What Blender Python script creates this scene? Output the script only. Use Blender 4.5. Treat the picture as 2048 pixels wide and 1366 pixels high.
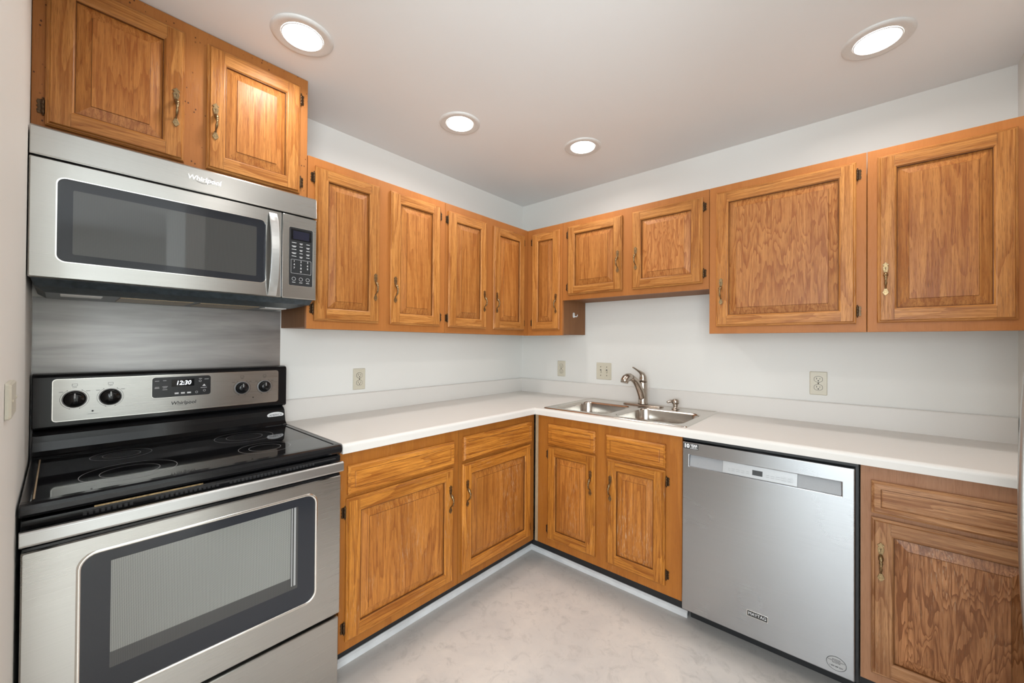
import bpy, bmesh, math, random
from mathutils import Vector, Matrix
random.seed(7)
for o in list(bpy.data.objects): bpy.data.objects.remove(o, do_unlink=True)
SC = bpy.context.scene
COL = SC.collection
PI = math.pi

# ------------------------------------------------------------------ camera
cd = bpy.data.cameras.new('camera'); cam = bpy.data.objects.new('camera', cd); COL.objects.link(cam)
Rr = Vector((0.75175361, 0.65940587, 0.00709977)); Ur = Vector((-7.21242749e-04, -9.94412849e-03, 9.99950296e-01))
Dv = Vector((-0.65944369, 0.75172137, 0.00699994))
M = Matrix((( Rr.x, Ur.x, -Dv.x, 2.1012), (Rr.y, Ur.y, -Dv.y, -2.5207), (Rr.z, Ur.z, -Dv.z, 1.298), (0, 0, 0, 1)))
cam.matrix_world = M
cd.sensor_width = 36; cd.lens = 794.022/2048*36; cd.shift_y = -1.13/2048; cd.clip_start = 0.02
SC.camera = cam

# ------------------------------------------------------------------ light
W = bpy.data.worlds.new('world'); SC.world = W; W.use_nodes = True
bg = W.node_tree.nodes['Background']; bg.inputs[0].default_value = (0.80, 0.90, 1.0, 1); bg.inputs[1].default_value = 1.6
SC.view_settings.view_transform = 'Standard'; SC.view_settings.look = 'None'
SC.view_settings.gamma = 1; SC.view_settings.use_curve_mapping = False
SC.view_settings.exposure = -0.01
def area(name, loc, rot, sx, sy, power, col):
    l = bpy.data.lights.new(name, 'AREA'); l.shape = 'RECTANGLE'; l.size = sx; l.size_y = sy; l.energy = power; l.color = col
    o = bpy.data.objects.new(name, l); o.location = loc; o.rotation_euler = rot; COL.objects.link(o); return o
# fill lamps standing in for daylight at two added, unseen windows behind the camera
area('window_fill', (2.70, -5.13, 1.45), (PI/2, 0, 0), 2.5, 1.5, 92, (0.84, 0.94, 1.0))
area('window_fill', (4.53, -3.7, 1.45), (PI/2, 0, PI/2), 1.9, 1.5, 112, (0.84, 0.94, 1.0))
LAMP_W = 3.3
LAMP_C = (1.0, 0.965, 0.93)

# ------------------------------------------------------------------ node helpers
def new_mat(name):
    m = bpy.data.materials.new(name); m.use_nodes = True
    nt = m.node_tree; return m, nt, nt.nodes['Principled BSDF']
def N(nt, t, **kw):
    n = nt.nodes.new(t)
    for k, v in kw.items():
        if k.startswith('i_'): n.inputs[k[2:]].default_value = v
        else: setattr(n, k, v)
    return n
def mth(nt, op, a, b=None, c=None):
    n = nt.nodes.new('ShaderNodeMath'); n.operation = op
    for i, v in enumerate((a, b, c)):
        if v is None: continue
        if isinstance(v, (int, float)): n.inputs[i].default_value = v
        else: nt.links.new(v, n.inputs[i])
    return n.outputs[0]
def mixc(nt, f, a, b):
    n = nt.nodes.new('ShaderNodeMix'); n.data_type = 'RGBA'
    for s, v in ((0, f), (6, a), (7, b)):
        if isinstance(v, (int, float)): n.inputs[s].default_value = v
        elif isinstance(v, tuple): n.inputs[s].default_value = (*v[:3], 1)
        else: nt.links.new(v, n.inputs[s])
    return n.outputs[2]
def ramp(nt, f, p0, p1):
    n = nt.nodes.new('ShaderNodeMapRange'); n.inputs[1].default_value = p0; n.inputs[2].default_value = p1
    nt.links.new(f, n.inputs[0]); return n.outputs[0]
def noise(nt, vec, scale, detail=2.0, rough=.5, dist=0.0):
    n = nt.nodes.new('ShaderNodeTexNoise'); n.inputs['Scale'].default_value = scale
    n.inputs['Detail'].default_value = detail; n.inputs['Roughness'].default_value = rough; n.inputs['Distortion'].default_value = dist
    nt.links.new(vec, n.inputs['Vector']); return n.outputs[0]
def scaled(nt, vec, s, loc=(0, 0, 0)):
    n = nt.nodes.new('ShaderNodeMapping'); n.inputs['Scale'].default_value = s; n.inputs['Location'].default_value = loc
    nt.links.new(vec, n.inputs['Vector']); return n.outputs[0]
def bump(nt, h, strength, dist=.001):
    n = nt.nodes.new('ShaderNodeBump'); n.inputs['Strength'].default_value = strength; n.inputs['Distance'].default_value = dist
    nt.links.new(h, n.inputs['Height']); return n.outputs[0]

def plain(name, col, rough=.5, metal=0.0, spec=.5, coat=0.0, emis=None, estr=0.0, nz=0.0, nzs=200):
    m, nt, b = new_mat(name)
    b.inputs['Base Color'].default_value = (*col, 1); b.inputs['Roughness'].default_value = rough
    b.inputs['Metallic'].default_value = metal; b.inputs['Specular IOR Level'].default_value = spec
    b.inputs['Coat Weight'].default_value = coat; b.inputs['Coat Roughness'].default_value = .05
    if emis: b.inputs['Emission Color'].default_value = (*emis, 1); b.inputs['Emission Strength'].default_value = estr
    tc = N(nt, 'ShaderNodeTexCoord')
    f = noise(nt, tc.outputs['Object'], nzs, 3)
    c2 = tuple(max(0, c*(1-max(nz, .03))) for c in col)
    nt.links.new(mixc(nt, ramp(nt, f, .35, .65), col, c2), b.inputs['Base Color'])
    return m

def oak(name, light, dark, horiz=False, K=9.0, contrast=.5, wear=0.0, specks=0.0, rough=.36, fine=.72, warp=.035, zs=.9, wf=34, gp=2.2):
    m, nt, b = new_mat(name); L = nt.links
    tc = N(nt, 'ShaderNodeTexCoord'); oi = N(nt, 'ShaderNodeObjectInfo')
    off = N(nt, 'ShaderNodeCombineXYZ')
    L.new(mth(nt, 'MULTIPLY', oi.outputs['Random'], 37.0), off.inputs[0]); L.new(mth(nt, 'MULTIPLY', oi.outputs['Random'], 11.0), off.inputs[1]); L.new(mth(nt, 'MULTIPLY', oi.outputs['Random'], 53.0), off.inputs[2])
    sp = N(nt, 'ShaderNodeSeparateXYZ'); L.new(tc.outputs['Object'], sp.inputs[0])
    cb = N(nt, 'ShaderNodeCombineXYZ')
    L.new(sp.outputs[2 if horiz else 0], cb.inputs[0]); L.new(sp.outputs[1], cb.inputs[1]); L.new(sp.outputs[0 if horiz else 2], cb.inputs[2])
    ad = N(nt, 'ShaderNodeVectorMath', operation='ADD'); L.new(cb.outputs[0], ad.inputs[0]); L.new(off.outputs[0], ad.inputs[1])
    P = ad.outputs[0]
    # jagged warp along the grain
    wv = noise(nt, scaled(nt, P, (wf, wf, 2.5)), 1.0, 2.5, .55)
    wz = N(nt, 'ShaderNodeCombineXYZ'); L.new(mth(nt, 'MULTIPLY', mth(nt, 'SUBTRACT', wv, .5), warp*6), wz.inputs[2])
    P2 = N(nt, 'ShaderNodeVectorMath', operation='ADD'); L.new(P, P2.inputs[0]); L.new(wz.outputs[0], P2.inputs[1])
    base = noise(nt, scaled(nt, P2.outputs[0], (8.5, 8.5, zs)), 1.0, 1.6, .5)
    g = mth(nt, 'FRACT', mth(nt, 'MULTIPLY', base, K))
    g = mth(nt, 'POWER', g, gp)
    edge = ramp(nt, g, 0.97, 1.0); g = mth(nt, 'SUBTRACT', g, edge); g = mth(nt, 'MAXIMUM', g, 0.0)
    fg = noise(nt, scaled(nt, P, (150, 150, 5.0)), 1.0, 3.0, .6)
    fg = ramp(nt, fg, .36, .64)
    mid = noise(nt, scaled(nt, P, (22, 22, 1.4)), 1.0, 2.0)
    tot = mth(nt, 'ADD', mth(nt, 'MULTIPLY', g, contrast), mth(nt, 'MULTIPLY', fg, fine*.85))
    tot = mth(nt, 'ADD', tot, mth(nt, 'MULTIPLY', ramp(nt, mid, .35, .65), .22))
    n_ = N(nt, 'ShaderNodeClamp'); L.new(tot, n_.inputs[0]); tot = n_.outputs[0]
    col = mixc(nt, tot, light, dark)
    # pores: thin short dark dashes
    po = noise(nt, scaled(nt, P, (800, 800, 26)), 1.0, 1.0)
    po = ramp(nt, po, .57, .67)
    pd = tuple(c*.45 for c in dark)
    col = mixc(nt, mth(nt, 'MULTIPLY', po, .72*fine), col, pd)
    hs = N(nt, 'ShaderNodeHueSaturation'); L.new(col, hs.inputs['Color'])
    L.new(mth(nt, 'ADD', mth(nt, 'MULTIPLY', oi.outputs['Random'], .2), .9), hs.inputs['Value'])
    col = hs.outputs[0]
    if wear > 0:
        a = noise(nt, scaled(nt, P, (7, 7, 3)), 1.0, 2.0); s = noise(nt, scaled(nt, P, (230, 230, 22)), 1.0, 3.0, .65)
        w = mth(nt, 'MULTIPLY', ramp(nt, a, .45, .7), ramp(nt, s, .56, .70))
        col = mixc(nt, mth(nt, 'MULTIPLY', w, wear), col, (.62, .46, .30))
        a2 = noise(nt, scaled(nt, P, (3, 3, 2)), 1.0, 2.0)
        col = mixc(nt, mth(nt, 'MULTIPLY', ramp(nt, a2, .5, .75), wear*.55), col, tuple(c*.45 for c in dark))
    if specks > 0:
        v = N(nt, 'ShaderNodeTexVoronoi'); v.inputs['Scale'].default_value = 70; L.new(scaled(nt, tc.outputs['Object'], (1, 1, .7)), v.inputs['Vector'])
        s2 = noise(nt, tc.outputs['Object'], 9, 2)
        w = mth(nt, 'MULTIPLY', mth(nt, 'LESS_THAN', v.outputs['Distance'], .16), ramp(nt, s2, .45, .55))
        col = mixc(nt, mth(nt, 'MULTIPLY', w, specks), col, (.06, .02, .008))
    L.new(col, b.inputs['Base Color'])
    b.inputs['Roughness'].default_value = rough; b.inputs['Specular IOR Level'].default_value = .30
    L.new(bump(nt, mth(nt, 'SUBTRACT', 1.0, mth(nt, 'ADD', mth(nt, 'MULTIPLY', po, .7), mth(nt, 'MULTIPLY', fg, .4))), .25, .0008), b.inputs['Normal'])
    return m

def steel(name, col=(.50, .49, .465), rough=.27, horiz=True, aniso=.6, amt=.08, band=0.0, rot=.25):
    m, nt, b = new_mat(name)
    tc = N(nt, 'ShaderNodeTexCoord')
    s = (2, 2, 900) if horiz else (900, 900, 2)
    f = noise(nt, scaled(nt, tc.outputs['Object'], s), 1.0, 2.0)
    f2 = noise(nt, tc.outputs['Object'], 3.0, 2.0)
    nt.links.new(mixc(nt, ramp(nt, f, .3, .7), col, tuple(c*.94 for c in col)), b.inputs['Base Color'])
    b.inputs['Metallic'].default_value = 1
    nt.links.new(mth(nt, 'ADD', mth(nt, 'MULTIPLY', f, amt), mth(nt, 'ADD', mth(nt, 'MULTIPLY', f2, .06), rough-.05)), b.inputs['Roughness'])
    b.inputs['Anisotropic'].default_value = aniso; b.inputs['Anisotropic Rotation'].default_value = rot
    tg = N(nt, 'ShaderNodeTangent', direction_type='RADIAL', axis='Z'); nt.links.new(tg.outputs[0], b.inputs['Tangent'])
    if band:
        fb = noise(nt, scaled(nt, tc.outputs['Object'], (1.5, 1.5, 13)), 1.0, 4.0, .6, .4)
        nt.links.new(mixc(nt, ramp(nt, fb, .33, .66), tuple(c*(1+band) for c in col), tuple(c*(1-band) for c in col)), b.inputs['Base Color'])
    nt.links.new(bump(nt, f, .04, .0004), b.inputs['Normal'])
    return m

# oak palettes (linear)
UPL, UPD = (.60, .265, .070), (.32, .108, .020)
MAT = {}
MAT['up_v'] = oak('oak_upper_vertical', UPL, UPD)
MAT['up_h'] = oak('oak_upper_horizontal', UPL, UPD, horiz=True)
MAT['up_panel'] = oak('oak_upper_panel', (.53, .220, .055), (.30, .094, .018), K=12, contrast=.45, warp=.08)
MAT['up_wavy'] = oak('oak_upper_panel_wavy', (.57, .245, .072), (.33, .108, .026), K=13, contrast=.9, warp=.11, zs=2.4, wf=20, gp=3.2)
MAT['up_frame'] = oak('stained_upper_face_frame', (.43, .158, .038), (.36, .122, .026), K=4, contrast=.25, fine=.18, rough=.42)
MAT['old_frame'] = oak('stained_spotted_face_frame', (.45, .172, .042), (.35, .115, .026), K=4, contrast=.25, fine=.18, specks=.85, rough=.42)
MAT['up_side'] = oak('brown_cabinet_side', (.26, .115, .045), (.19, .08, .03), K=4, contrast=.3, fine=.3, rough=.6)
BL, BD = (.66, .262, .042), (.30, .092, .012)
MAT['lo_v'] = oak('oak_base_vertical', BL, BD, wear=.35)
MAT['lo_h'] = oak('oak_base_horizontal', BL, BD, horiz=True, wear=.3)
MAT['lo_panel'] = oak('oak_base_panel', (.59, .230, .045), (.31, .098, .018), K=11, contrast=.5, wear=.75)
MAT['lo_frame'] = oak('stained_base_face_frame', (.39, .140, .022), (.27, .083, .012), K=4, contrast=.35, fine=.25, wear=.15, rough=.4)
RL, RD = (.52, .265, .12), (.25, .098, .036)
MAT['ro_v'] = oak('brown_oak_vertical', RL, RD, wear=.3)
MAT['ro_h'] = oak('brown_oak_horizontal', RL, RD, horiz=True, wear=.3)
MAT['ro_panel'] = oak('brown_oak_panel', (.46, .205, .085), (.19, .068, .022), K=17, contrast=.95, wear=.45, warp=.11, zs=2.8, wf=24, gp=2.8)
MAT['ro_frame'] = oak('brown_face_frame', (.38, .19, .10), (.30, .13, .062), K=4, contrast=.3, fine=.3)
MAT['groove'] = oak('dark_stain_in_groove', (.20, .072, .016), (.12, .040, .010), K=4, contrast=.4)
MAT['filler'] = oak('pale_filler_wood', (.50, .38, .25), (.36, .25, .15), K=4, contrast=.4, fine=.6)

MAT['steel'] = steel('brushed_stainless')
MAT['steel_v'] = steel('dishwasher_stainless', (.42, .43, .445), .28, horiz=True, aniso=.8, amt=.01, rot=.25)
MAT['steel_handle'] = steel('handle_stainless', (.56, .56, .55), .32, aniso=.3)
MAT['steel_wall'] = steel('dull_wall_stainless', (.385, .375, .365), .38, aniso=.3, amt=.12, band=.22)
MAT['sink'] = steel('sink_stainless', (.66, .62, .57), .17, aniso=.2, amt=.05)
MAT['nickel'] = plain('brushed_nickel', (.50, .44, .38), .26, 1.0)
MAT['chrome'] = plain('bright_bezel', (.86, .84, .80), .18, 1.0)
MAT['brass'] = plain('antique_brass', (.36, .25, .13), .38, 1.0, nz=.45, nzs=160)
MAT['brass_dark'] = plain('dark_tarnish', (.06, .035, .02), .5, .6)
MAT['hinge'] = plain('dark_bronze_hinge', (.11, .065, .035), .34, .9, nz=.5, nzs=300)
MAT['black'] = plain('black_enamel', (.010, .010, .011), .12, 0, .40)
MAT['black_glass'] = plain('black_ceramic_glass', (.008, .008, .009), .045, 0, .50)
MAT['black_matte'] = plain('black_plastic', (.016, .016, .017), .45)
MAT['charcoal'] = plain('charcoal_glass_border', (.026, .028, .034), .12, 0, .40)
MAT['keypad'] = plain('keypad_black', (.025, .026, .028), .22)
MAT['display'] = plain('display_glass', (.02, .02, .035), .08)
MAT['white_mark'] = plain('white_legend', (.82, .82, .82), .5)
MAT['grey_mark'] = plain('grey_legend', (.30, .30, .30), .5)
MAT['black_mark'] = plain('black_legend', (.03, .03, .03), .5)
MAT['led'] = plain('lit_digits', (.9, .95, 1), .5, emis=(.85, .92, 1.0), estr=2.2)
MAT['grey_plastic'] = plain('grey_plastic', (.31, .31, .315), .4)
MAT['grey_light'] = plain('light_grey_panel', (.44, .44, .44), .35, .3)
MAT['ivory'] = plain('ivory_plastic', (.66, .61, .49), .35)
MAT['ivory2'] = plain('ivory_plastic_plate', (.60, .565, .47), .4)
MAT['white_trim'] = plain('white_painted_trim', (.74, .74, .74), .45, nz=.15, nzs=12)
MAT['white_plastic'] = plain('white_plastic', (.80, .79, .77), .35)
MAT['light_trim'] = plain('white_light_trim', (.78, .76, .73), .4)
MAT['lens'] = plain('lit_lens', (1, 1, 1), .4, emis=(1.0, .96, .90), estr=7.0)
MAT['dark_door'] = plain('dark_painted_door', (.07, .055, .045), .4)
MAT['filter'] = plain('grease_filter', (.42, .33, .22), .4, .7, nz=.5, nzs=500)
MAT['micro_under'] = plain('painted_underside', (.05, .065, .075), .35, .2, nz=.4, nzs=60)

def paint(name, col, rough=.62, var=.02, bmp=.08):
    m, nt, b = new_mat(name); tc = N(nt, 'ShaderNodeTexCoord')
    f = noise(nt, tc.outputs['Object'], 2.0, 3); h = noise(nt, tc.outputs['Object'], 240, 3)
    nt.links.new(mixc(nt, ramp(nt, f, .3, .7), col, tuple(c*(1-var) for c in col)), b.inputs['Base Color'])
    b.inputs['Roughness'].default_value = rough; b.inputs['Specular IOR Level'].default_value = .3
    nt.links.new(bump(nt, h, bmp, .0008), b.inputs['Normal']); return m
MAT['wall'] = paint('wall_paint', (.83, .815, .775))
MAT['ceiling'] = paint('ceiling_paint', (.90, .90, .895), .8)
MAT['counter'] = paint('white_laminate', (.77, .735, .69), .33, .015, .02)
def floor_mat():
    m, nt, b = new_mat('mottled_vinyl_floor'); tc = N(nt, 'ShaderNodeTexCoord'); o = tc.outputs['Object']
    a = noise(nt, o, 3.2, 6, .62, .6); c = noise(nt, o, 14, 5, .7, 1.2); d = noise(nt, o, 1.1, 3)
    col = mixc(nt, ramp(nt, a, .35, .68), (.75, .69, .63), (.59, .555, .525))
    col = mixc(nt, mth(nt, 'MULTIPLY', ramp(nt, c, .52, .70), .6), col, (.44, .41, .38))
    col = mixc(nt, mth(nt, 'MULTIPLY', ramp(nt, d, .5, .7), .25), col, (.78, .72, .66))
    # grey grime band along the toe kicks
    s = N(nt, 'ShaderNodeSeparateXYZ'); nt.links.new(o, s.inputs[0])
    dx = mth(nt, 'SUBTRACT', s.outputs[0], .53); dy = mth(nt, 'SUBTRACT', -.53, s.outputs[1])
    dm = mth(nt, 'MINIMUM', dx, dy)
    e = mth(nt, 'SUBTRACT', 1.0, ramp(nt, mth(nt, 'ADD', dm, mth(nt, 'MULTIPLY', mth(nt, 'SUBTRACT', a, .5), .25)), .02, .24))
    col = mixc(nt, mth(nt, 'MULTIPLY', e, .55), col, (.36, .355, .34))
    nt.links.new(col, b.inputs['Base Color']); b.inputs['Roughness'].default_value = .42
    nt.links.new(bump(nt, c, .05, .001), b.inputs['Normal']); return m
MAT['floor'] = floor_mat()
def screen_mat(name, base, lines=900, rough=.10, ior=1.6):
    # perforated metal screen seen through the appliance window
    m, nt, b = new_mat(name); tc = N(nt, 'ShaderNodeTexCoord')
    v = N(nt, 'ShaderNodeTexVoronoi'); v.inputs['Scale'].default_value = lines; v.inputs['Randomness'].default_value = 0
    nt.links.new(tc.outputs['Object'], v.inputs['Vector'])
    nt.links.new(mixc(nt, ramp(nt, v.outputs['Distance'], .3, .5), tuple(c*.35 for c in base), base), b.inputs['Base Color'])
    b.inputs['Roughness'].default_value = .5; b.inputs['Specular IOR Level'].default_value = .4
    b.inputs['Coat Weight'].default_value = 1; b.inputs['Coat Roughness'].default_value = rough; b.inputs['Coat IOR'].default_value = ior
    return m
MAT['micro_screen'] = screen_mat('microwave_screen', (.045, .045, .042), 420, .03, 1.5)
MAT['oven_screen'] = screen_mat('oven_screen', (.30, .305, .28), 300, .12)
MAT['oven_screen_dark'] = screen_mat('oven_screen_lower', (.06, .06, .058), 300, .12, 1.45)

# ------------------------------------------------------------------ mesh builder
class MB:
    def __init__(s): s.v = []; s.f = []; s.m = []; s.sm = []
    def add(s, vs, fs, m=0, smooth=False):
        o = len(s.v); s.v += [tuple(p) for p in vs]
        for f in fs: s.f.append([o+i for i in f]); s.m.append(m); s.sm.append(smooth)
        return s
    def box(s, x0, x1, y0, y1, z0, z1, m=0):
        x0, x1 = sorted((x0, x1)); y0, y1 = sorted((y0, y1)); z0, z1 = sorted((z0, z1))
        return s.add([(x0,y0,z0),(x1,y0,z0),(x1,y1,z0),(x0,y1,z0),(x0,y0,z1),(x1,y0,z1),(x1,y1,z1),(x0,y1,z1)],
              [(0,3,2,1),(4,5,6,7),(0,1,5,4),(1,2,6,5),(2,3,7,6),(3,0,4,7)], m)
    def loops(s, loops, m=0, close=True, cap0=False, cap1=False, smooth=False):
        n = len(loops[0]); o = len(s.v)
        for l in loops: s.v += [tuple(p) for p in l]
        for i in range(len(loops)-1):
            for j in range(n if close else n-1):
                k = (j+1) % n; s.f.append([o+i*n+j, o+i*n+k, o+(i+1)*n+k, o+(i+1)*n+j]); s.m.append(m); s.sm.append(smooth)
        if cap0: s.f.append([o+j for j in range(n)][::-1]); s.m.append(m); s.sm.append(False)
        if cap1: s.f.append([o+(len(loops)-1)*n+j for j in range(n)]); s.m.append(m); s.sm.append(False)
        return s
    def prism_x(s, poly, x0, x1, m=0, smooth=False):   # poly of (y,z)
        return s.loops([[(x0, y, z) for y, z in poly], [(x1, y, z) for y, z in poly]], m, True, True, True, smooth)
    def prism_y(s, poly, y0, y1, m=0):   # poly of (x,z)
        return s.loops([[(x, y0, z) for x, z in poly], [(x, y1, z) for x, z in poly]], m, True, True, True)
    def lathe(s, prof, c=(0, 0, 0), axis='z', n=24, m=0, smooth=True, cap=True):  # prof (r, h)
        L = []
        for r, h in prof:
            ring = []
            for k in range(n):
                a = 2*PI*k/n; u, w = r*math.cos(a), r*math.sin(a)
                p = {'z': (u, w, h), 'y': (u, h, w), 'x': (h, u, w)}[axis]
                ring.append((p[0]+c[0], p[1]+c[1], p[2]+c[2]))
            L.append(ring)
        return s.loops(L, m, True, cap, cap, smooth)
    def tube(s, path, radii, n=12, m=0, cap=True, flat=None):
        P = [Vector(p) for p in path]; L = []
        up = Vector((1, 0, 0)) if abs((P[-1]-P[0]).normalized().x) < .9 else Vector((0, 0, 1))
        for i, p in enumerate(P):
            t = (P[min(i+1, len(P)-1)] - P[max(i-1, 0)]).normalized()
            a = (up - t*up.dot(t)).normalized(); b = t.cross(a)
            r = radii[i] if isinstance(radii, (list, tuple)) else radii
            ra, rb = (r if isinstance(r, tuple) else (r, r))
            L.append([p + a*ra*math.cos(2*PI*k/n) + b*rb*math.sin(2*PI*k/n) for k in range(n)])
        return s.loops(L, m, True, cap, cap, True)
    def build(s, name, mats, parent=None, bevel=0, seg=2, recalc=True):
        me = bpy.data.meshes.new(name); me.from_pydata(s.v, [], s.f)
        if not isinstance(mats, (list, tuple)): mats = [mats]
        for m in mats: me.materials.append(MAT[m])
        for p, mi, sm in zip(me.polygons, s.m, s.sm): p.material_index = mi; p.use_smooth = sm
        if recalc:
            bm = bmesh.new(); bm.from_mesh(me); bmesh.ops.recalc_face_normals(bm, faces=bm.faces); bm.to_mesh(me); bm.free()
        o = bpy.data.objects.new(name, me); COL.objects.link(o)
        if parent: o.parent = parent
        if bevel:
            md = o.modifiers.new('bevel', 'BEVEL'); md.width = bevel; md.segments = seg; md.limit_method = 'ANGLE'; md.angle_limit = math.radians(40)
            md.harden_normals = False
        return o
def rr(x0, x1, z0, z1, r, n=6):      # rounded rectangle, list of (x,z)
    pts = []
    for cx, cz, a0 in ((x1-r, z1-r, 0), (x0+r, z1-r, 90), (x0+r, z0+r, 180), (x1-r, z0+r, 270)):
        for k in range(n+1):
            a = math.radians(a0+90*k/n); pts.append((cx+r*math.cos(a), cz+r*math.sin(a)))
    return pts
def thing(name, label, cat, loc=(0, 0, 0), rz=0.0, group=None):
    o = bpy.data.objects.new(name, None); COL.objects.link(o); o.location = loc; o.rotation_euler = (0, 0, rz)
    o.empty_display_size = .05
    return tag(o, label, cat, group)
def tag(o, label, cat, group=None):
    o['label'] = label; o['category'] = cat
    if group: o['group'] = group
    return o
def struct(o): o['kind'] = 'structure'; return o
def text(name, s, size, x, y, z, mat, parent, ext=.0004, shear=0.0, bold=0.0, sx=1.0, flip=False, space=1.0):
    c = bpy.data.curves.new(name, 'FONT'); c.body = s; c.size = size; c.extrude = ext; c.shear = shear; c.offset = bold
    c.align_x = 'CENTER'; c.align_y = 'CENTER'; c.resolution_u = 3; c.space_character = space; c.space_line = .95
    t = bpy.data.objects.new('tmp', c); COL.objects.link(t)
    bpy.context.view_layer.update()
    me = bpy.data.meshes.new_from_object(t.evaluated_get(bpy.context.evaluated_depsgraph_get()))
    bpy.data.objects.remove(t, do_unlink=True)
    for v in me.vertices: v.co = Vector((x+v.co.x*sx, y-v.co.z, z+v.co.y))
    me.materials.clear(); me.materials.append(MAT[mat]); me.name = name
    o = bpy.data.objects.new(name, me); COL.objects.link(o); o.parent = parent; return o

# ------------------------------------------------------------------ room shell
YS = -2.583; H = 2.4316; XR = 2.575
XW, YW = 4.6, -5.2
def sbox(name, *a, mat='wall'):
    return struct(MB().box(*a).build(name, mat))
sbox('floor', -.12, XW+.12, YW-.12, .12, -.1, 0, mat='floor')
sbox('ceiling', -.12, XW+.12, YW-.12, .12, H, H+.1, mat='ceiling')
sbox('wall_left', -.12, 0, YW-.12, .12, 0, H)
sbox('wall_back', 0, XW+.12, 0, .12, 0, H)
sbox('wall_stub', 0, 1.45, YS-.12, YS, 0, H)
sbox('wall_right', XR, XR+.10, -.70, 0, 0, H)
sbox('wall_alcove', XR+.66, XR+.76, -1.78, -.70, 0, H)
sbox('wall_partition', XR-.05, XR+.76, -1.90, -1.78, 0, H)
def wall_with_window(name, wname, horizontal, c, a0, a1, w0, w1, z0, z1):
    mb = MB()
    def B(p, q, r, s):
        if horizontal: mb.box(p, q, c-.12, c, r, s)
        else: mb.box(c, c+.12, p, q, r, s)
    B(a0, w0, 0, H); B(w1, a1, 0, H); B(w0, w1, 0, z0); B(w0, w1, z1, H)
    struct(mb.build(name, 'wall'))
    e = struct(bpy.data.objects.new(wname, None)); COL.objects.link(e)
    fr = MB(); t = .05; cc = c-.06 if horizontal else c+.06
    def F(p, q, r, s):
        if horizontal: fr.box(p, q, cc-.03, cc+.03, r, s)
        else: fr.box(cc-.03, cc+.03, p, q, r, s)
    F(w0, w0+t, z0, z1); F(w1-t, w1, z0, z1); F(w0, w1, z0, z0+t); F(w0, w1, z1-t, z1)
    mid = (w0+w1)/2; F(mid-.03, mid+.03, z0, z1)
    f = fr.build('window_frame', 'white_trim', e, .004)
wall_with_window('wall_front', 'window_1', True, YW, 0, XW+.12, 1.5, 3.9, .70, 2.20)  # unseen window, added to light the room and show in the steel
d1 = struct(bpy.data.objects.new('added_door', None)); COL.objects.link(d1)  # unseen dark door, added to give the dishwasher front a dark reflection
MB().box(.62, 1.36, YW+.002, YW+.04, 0.002, 2.05).build('door_leaf', 'dark_door', d1, .004)
MB().lathe([(.028, YW+.04), (.024, YW+.05), (.010, YW+.055), (.010, YW+.075), (.026, YW+.085), (.028, YW+.10), (.001, YW+.108)], (1.30, 0, 1.0), 'y', 20).build('door_knob', 'nickel', d1)
wall_with_window('wall_far_right', 'window_2', False, XW, YW, 0, -4.65, -2.75, .70, 2.20)  # second unseen window, added to light the room

# ------------------------------------------------------------------ cabinet hardware
def handle_mesh():
    mb = MB()
    half = [(.0032, .088), (.0075, .104), (.0088, .111), (.0080, .1165), (.0056, .119), (.0060, .1215), (.0094, .1235), (.0094, .1265), (.0062, .1285), (.0036, .1300), (.0022, .1335), (0, .135)]
    poly = half + [(-x, z) for x, z in half[-2::-1]]
    mb.prism_y(poly, -.0032, 0)
    dia = [(.0022, .034), (.0042, .026), (.0062, .022), (.0096, .0125), (.0050, .005), (0, 0)]
    poly = dia + [(-x, z) for x, z in dia[-2::-1]]
    mb.prism_y(poly, -.0032, 0)
    # bowed baluster grip
    st = [(.092, -.003, .0040), (.0885, -.007, .0062), (.084, -.012, .0072), (.0795, -.016, .0070), (.0765, -.018, .0048), (.0745, -.0195, .0038),
          (.072, -.021, .0048), (.0695, -.022, .0056), (.067, -.0228, .0048), (.065, -.0232, .0035), (.062, -.0234, .0044), (.0595, -.0234, .0032),
          (.056, -.023, .0030), (.051, -.0218, .0040), (.046, -.019, .0043), (.041, -.015, .0036), (.037, -.010, .0028), (.033, -.0055, .0026), (.029, -.002, .003)]
    mb.tube([(0, y, z) for z, y, r in st], [r for z, y, r in st], 12)
    mb.lathe([(.0001, -.0040), (.0017, -.0038), (.0017, -.003)], (0, 0, .1125), 'y', 10, 1)
    mb.box(-.0009, .0009, -.0038, -.003, .1035, .1115, 1)
    return mb
HND = None
def handle(parent, x, y, z):
    global HND
    if HND is None: HND = handle_mesh().build('handle', ['brass', 'brass_dark'], None, .0007, 2); o = HND
    else: o = HND.copy(); COL.objects.link(o)
    o.parent = parent; o.location = (x, y, z); return o
def hinge_mesh(s):
    mb = MB()
    mb.lathe([(.0005, -.027), (.0022, -.0255), (.0026, -.0235), (.0014, -.0215), (.0044, -.0195), (.0044, -.0075), (.0038, -.007), (.0046, -.0065), (.0046, .0065), (.0038, .007), (.0044, .0075), (.0044, .0195), (.0014, .0215), (.0026, .0235), (.0022, .0255), (.0005, .027)], (0, -.006, 0), 'z', 12)
    leaf = [(0, -.021), (s*.011, -.020), (s*.013, -.012), (s*.010, -.005), (s*.013, 0), (s*.010, .005), (s*.013, .012), (s*.011, .020), (0, .021)]
    mb.prism_y(leaf, -.003, -.0002)
    return mb
HG = {}
def hinge(parent, x, y, z, s):
    if s not in HG: o = HG[s] = hinge_mesh(s).build('hinge', 'hinge', None, .0006, 1)
    else: o = HG[s].copy(); COL.objects.link(o)
    o.parent = parent; o.location = (x, y, z); return o

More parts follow.
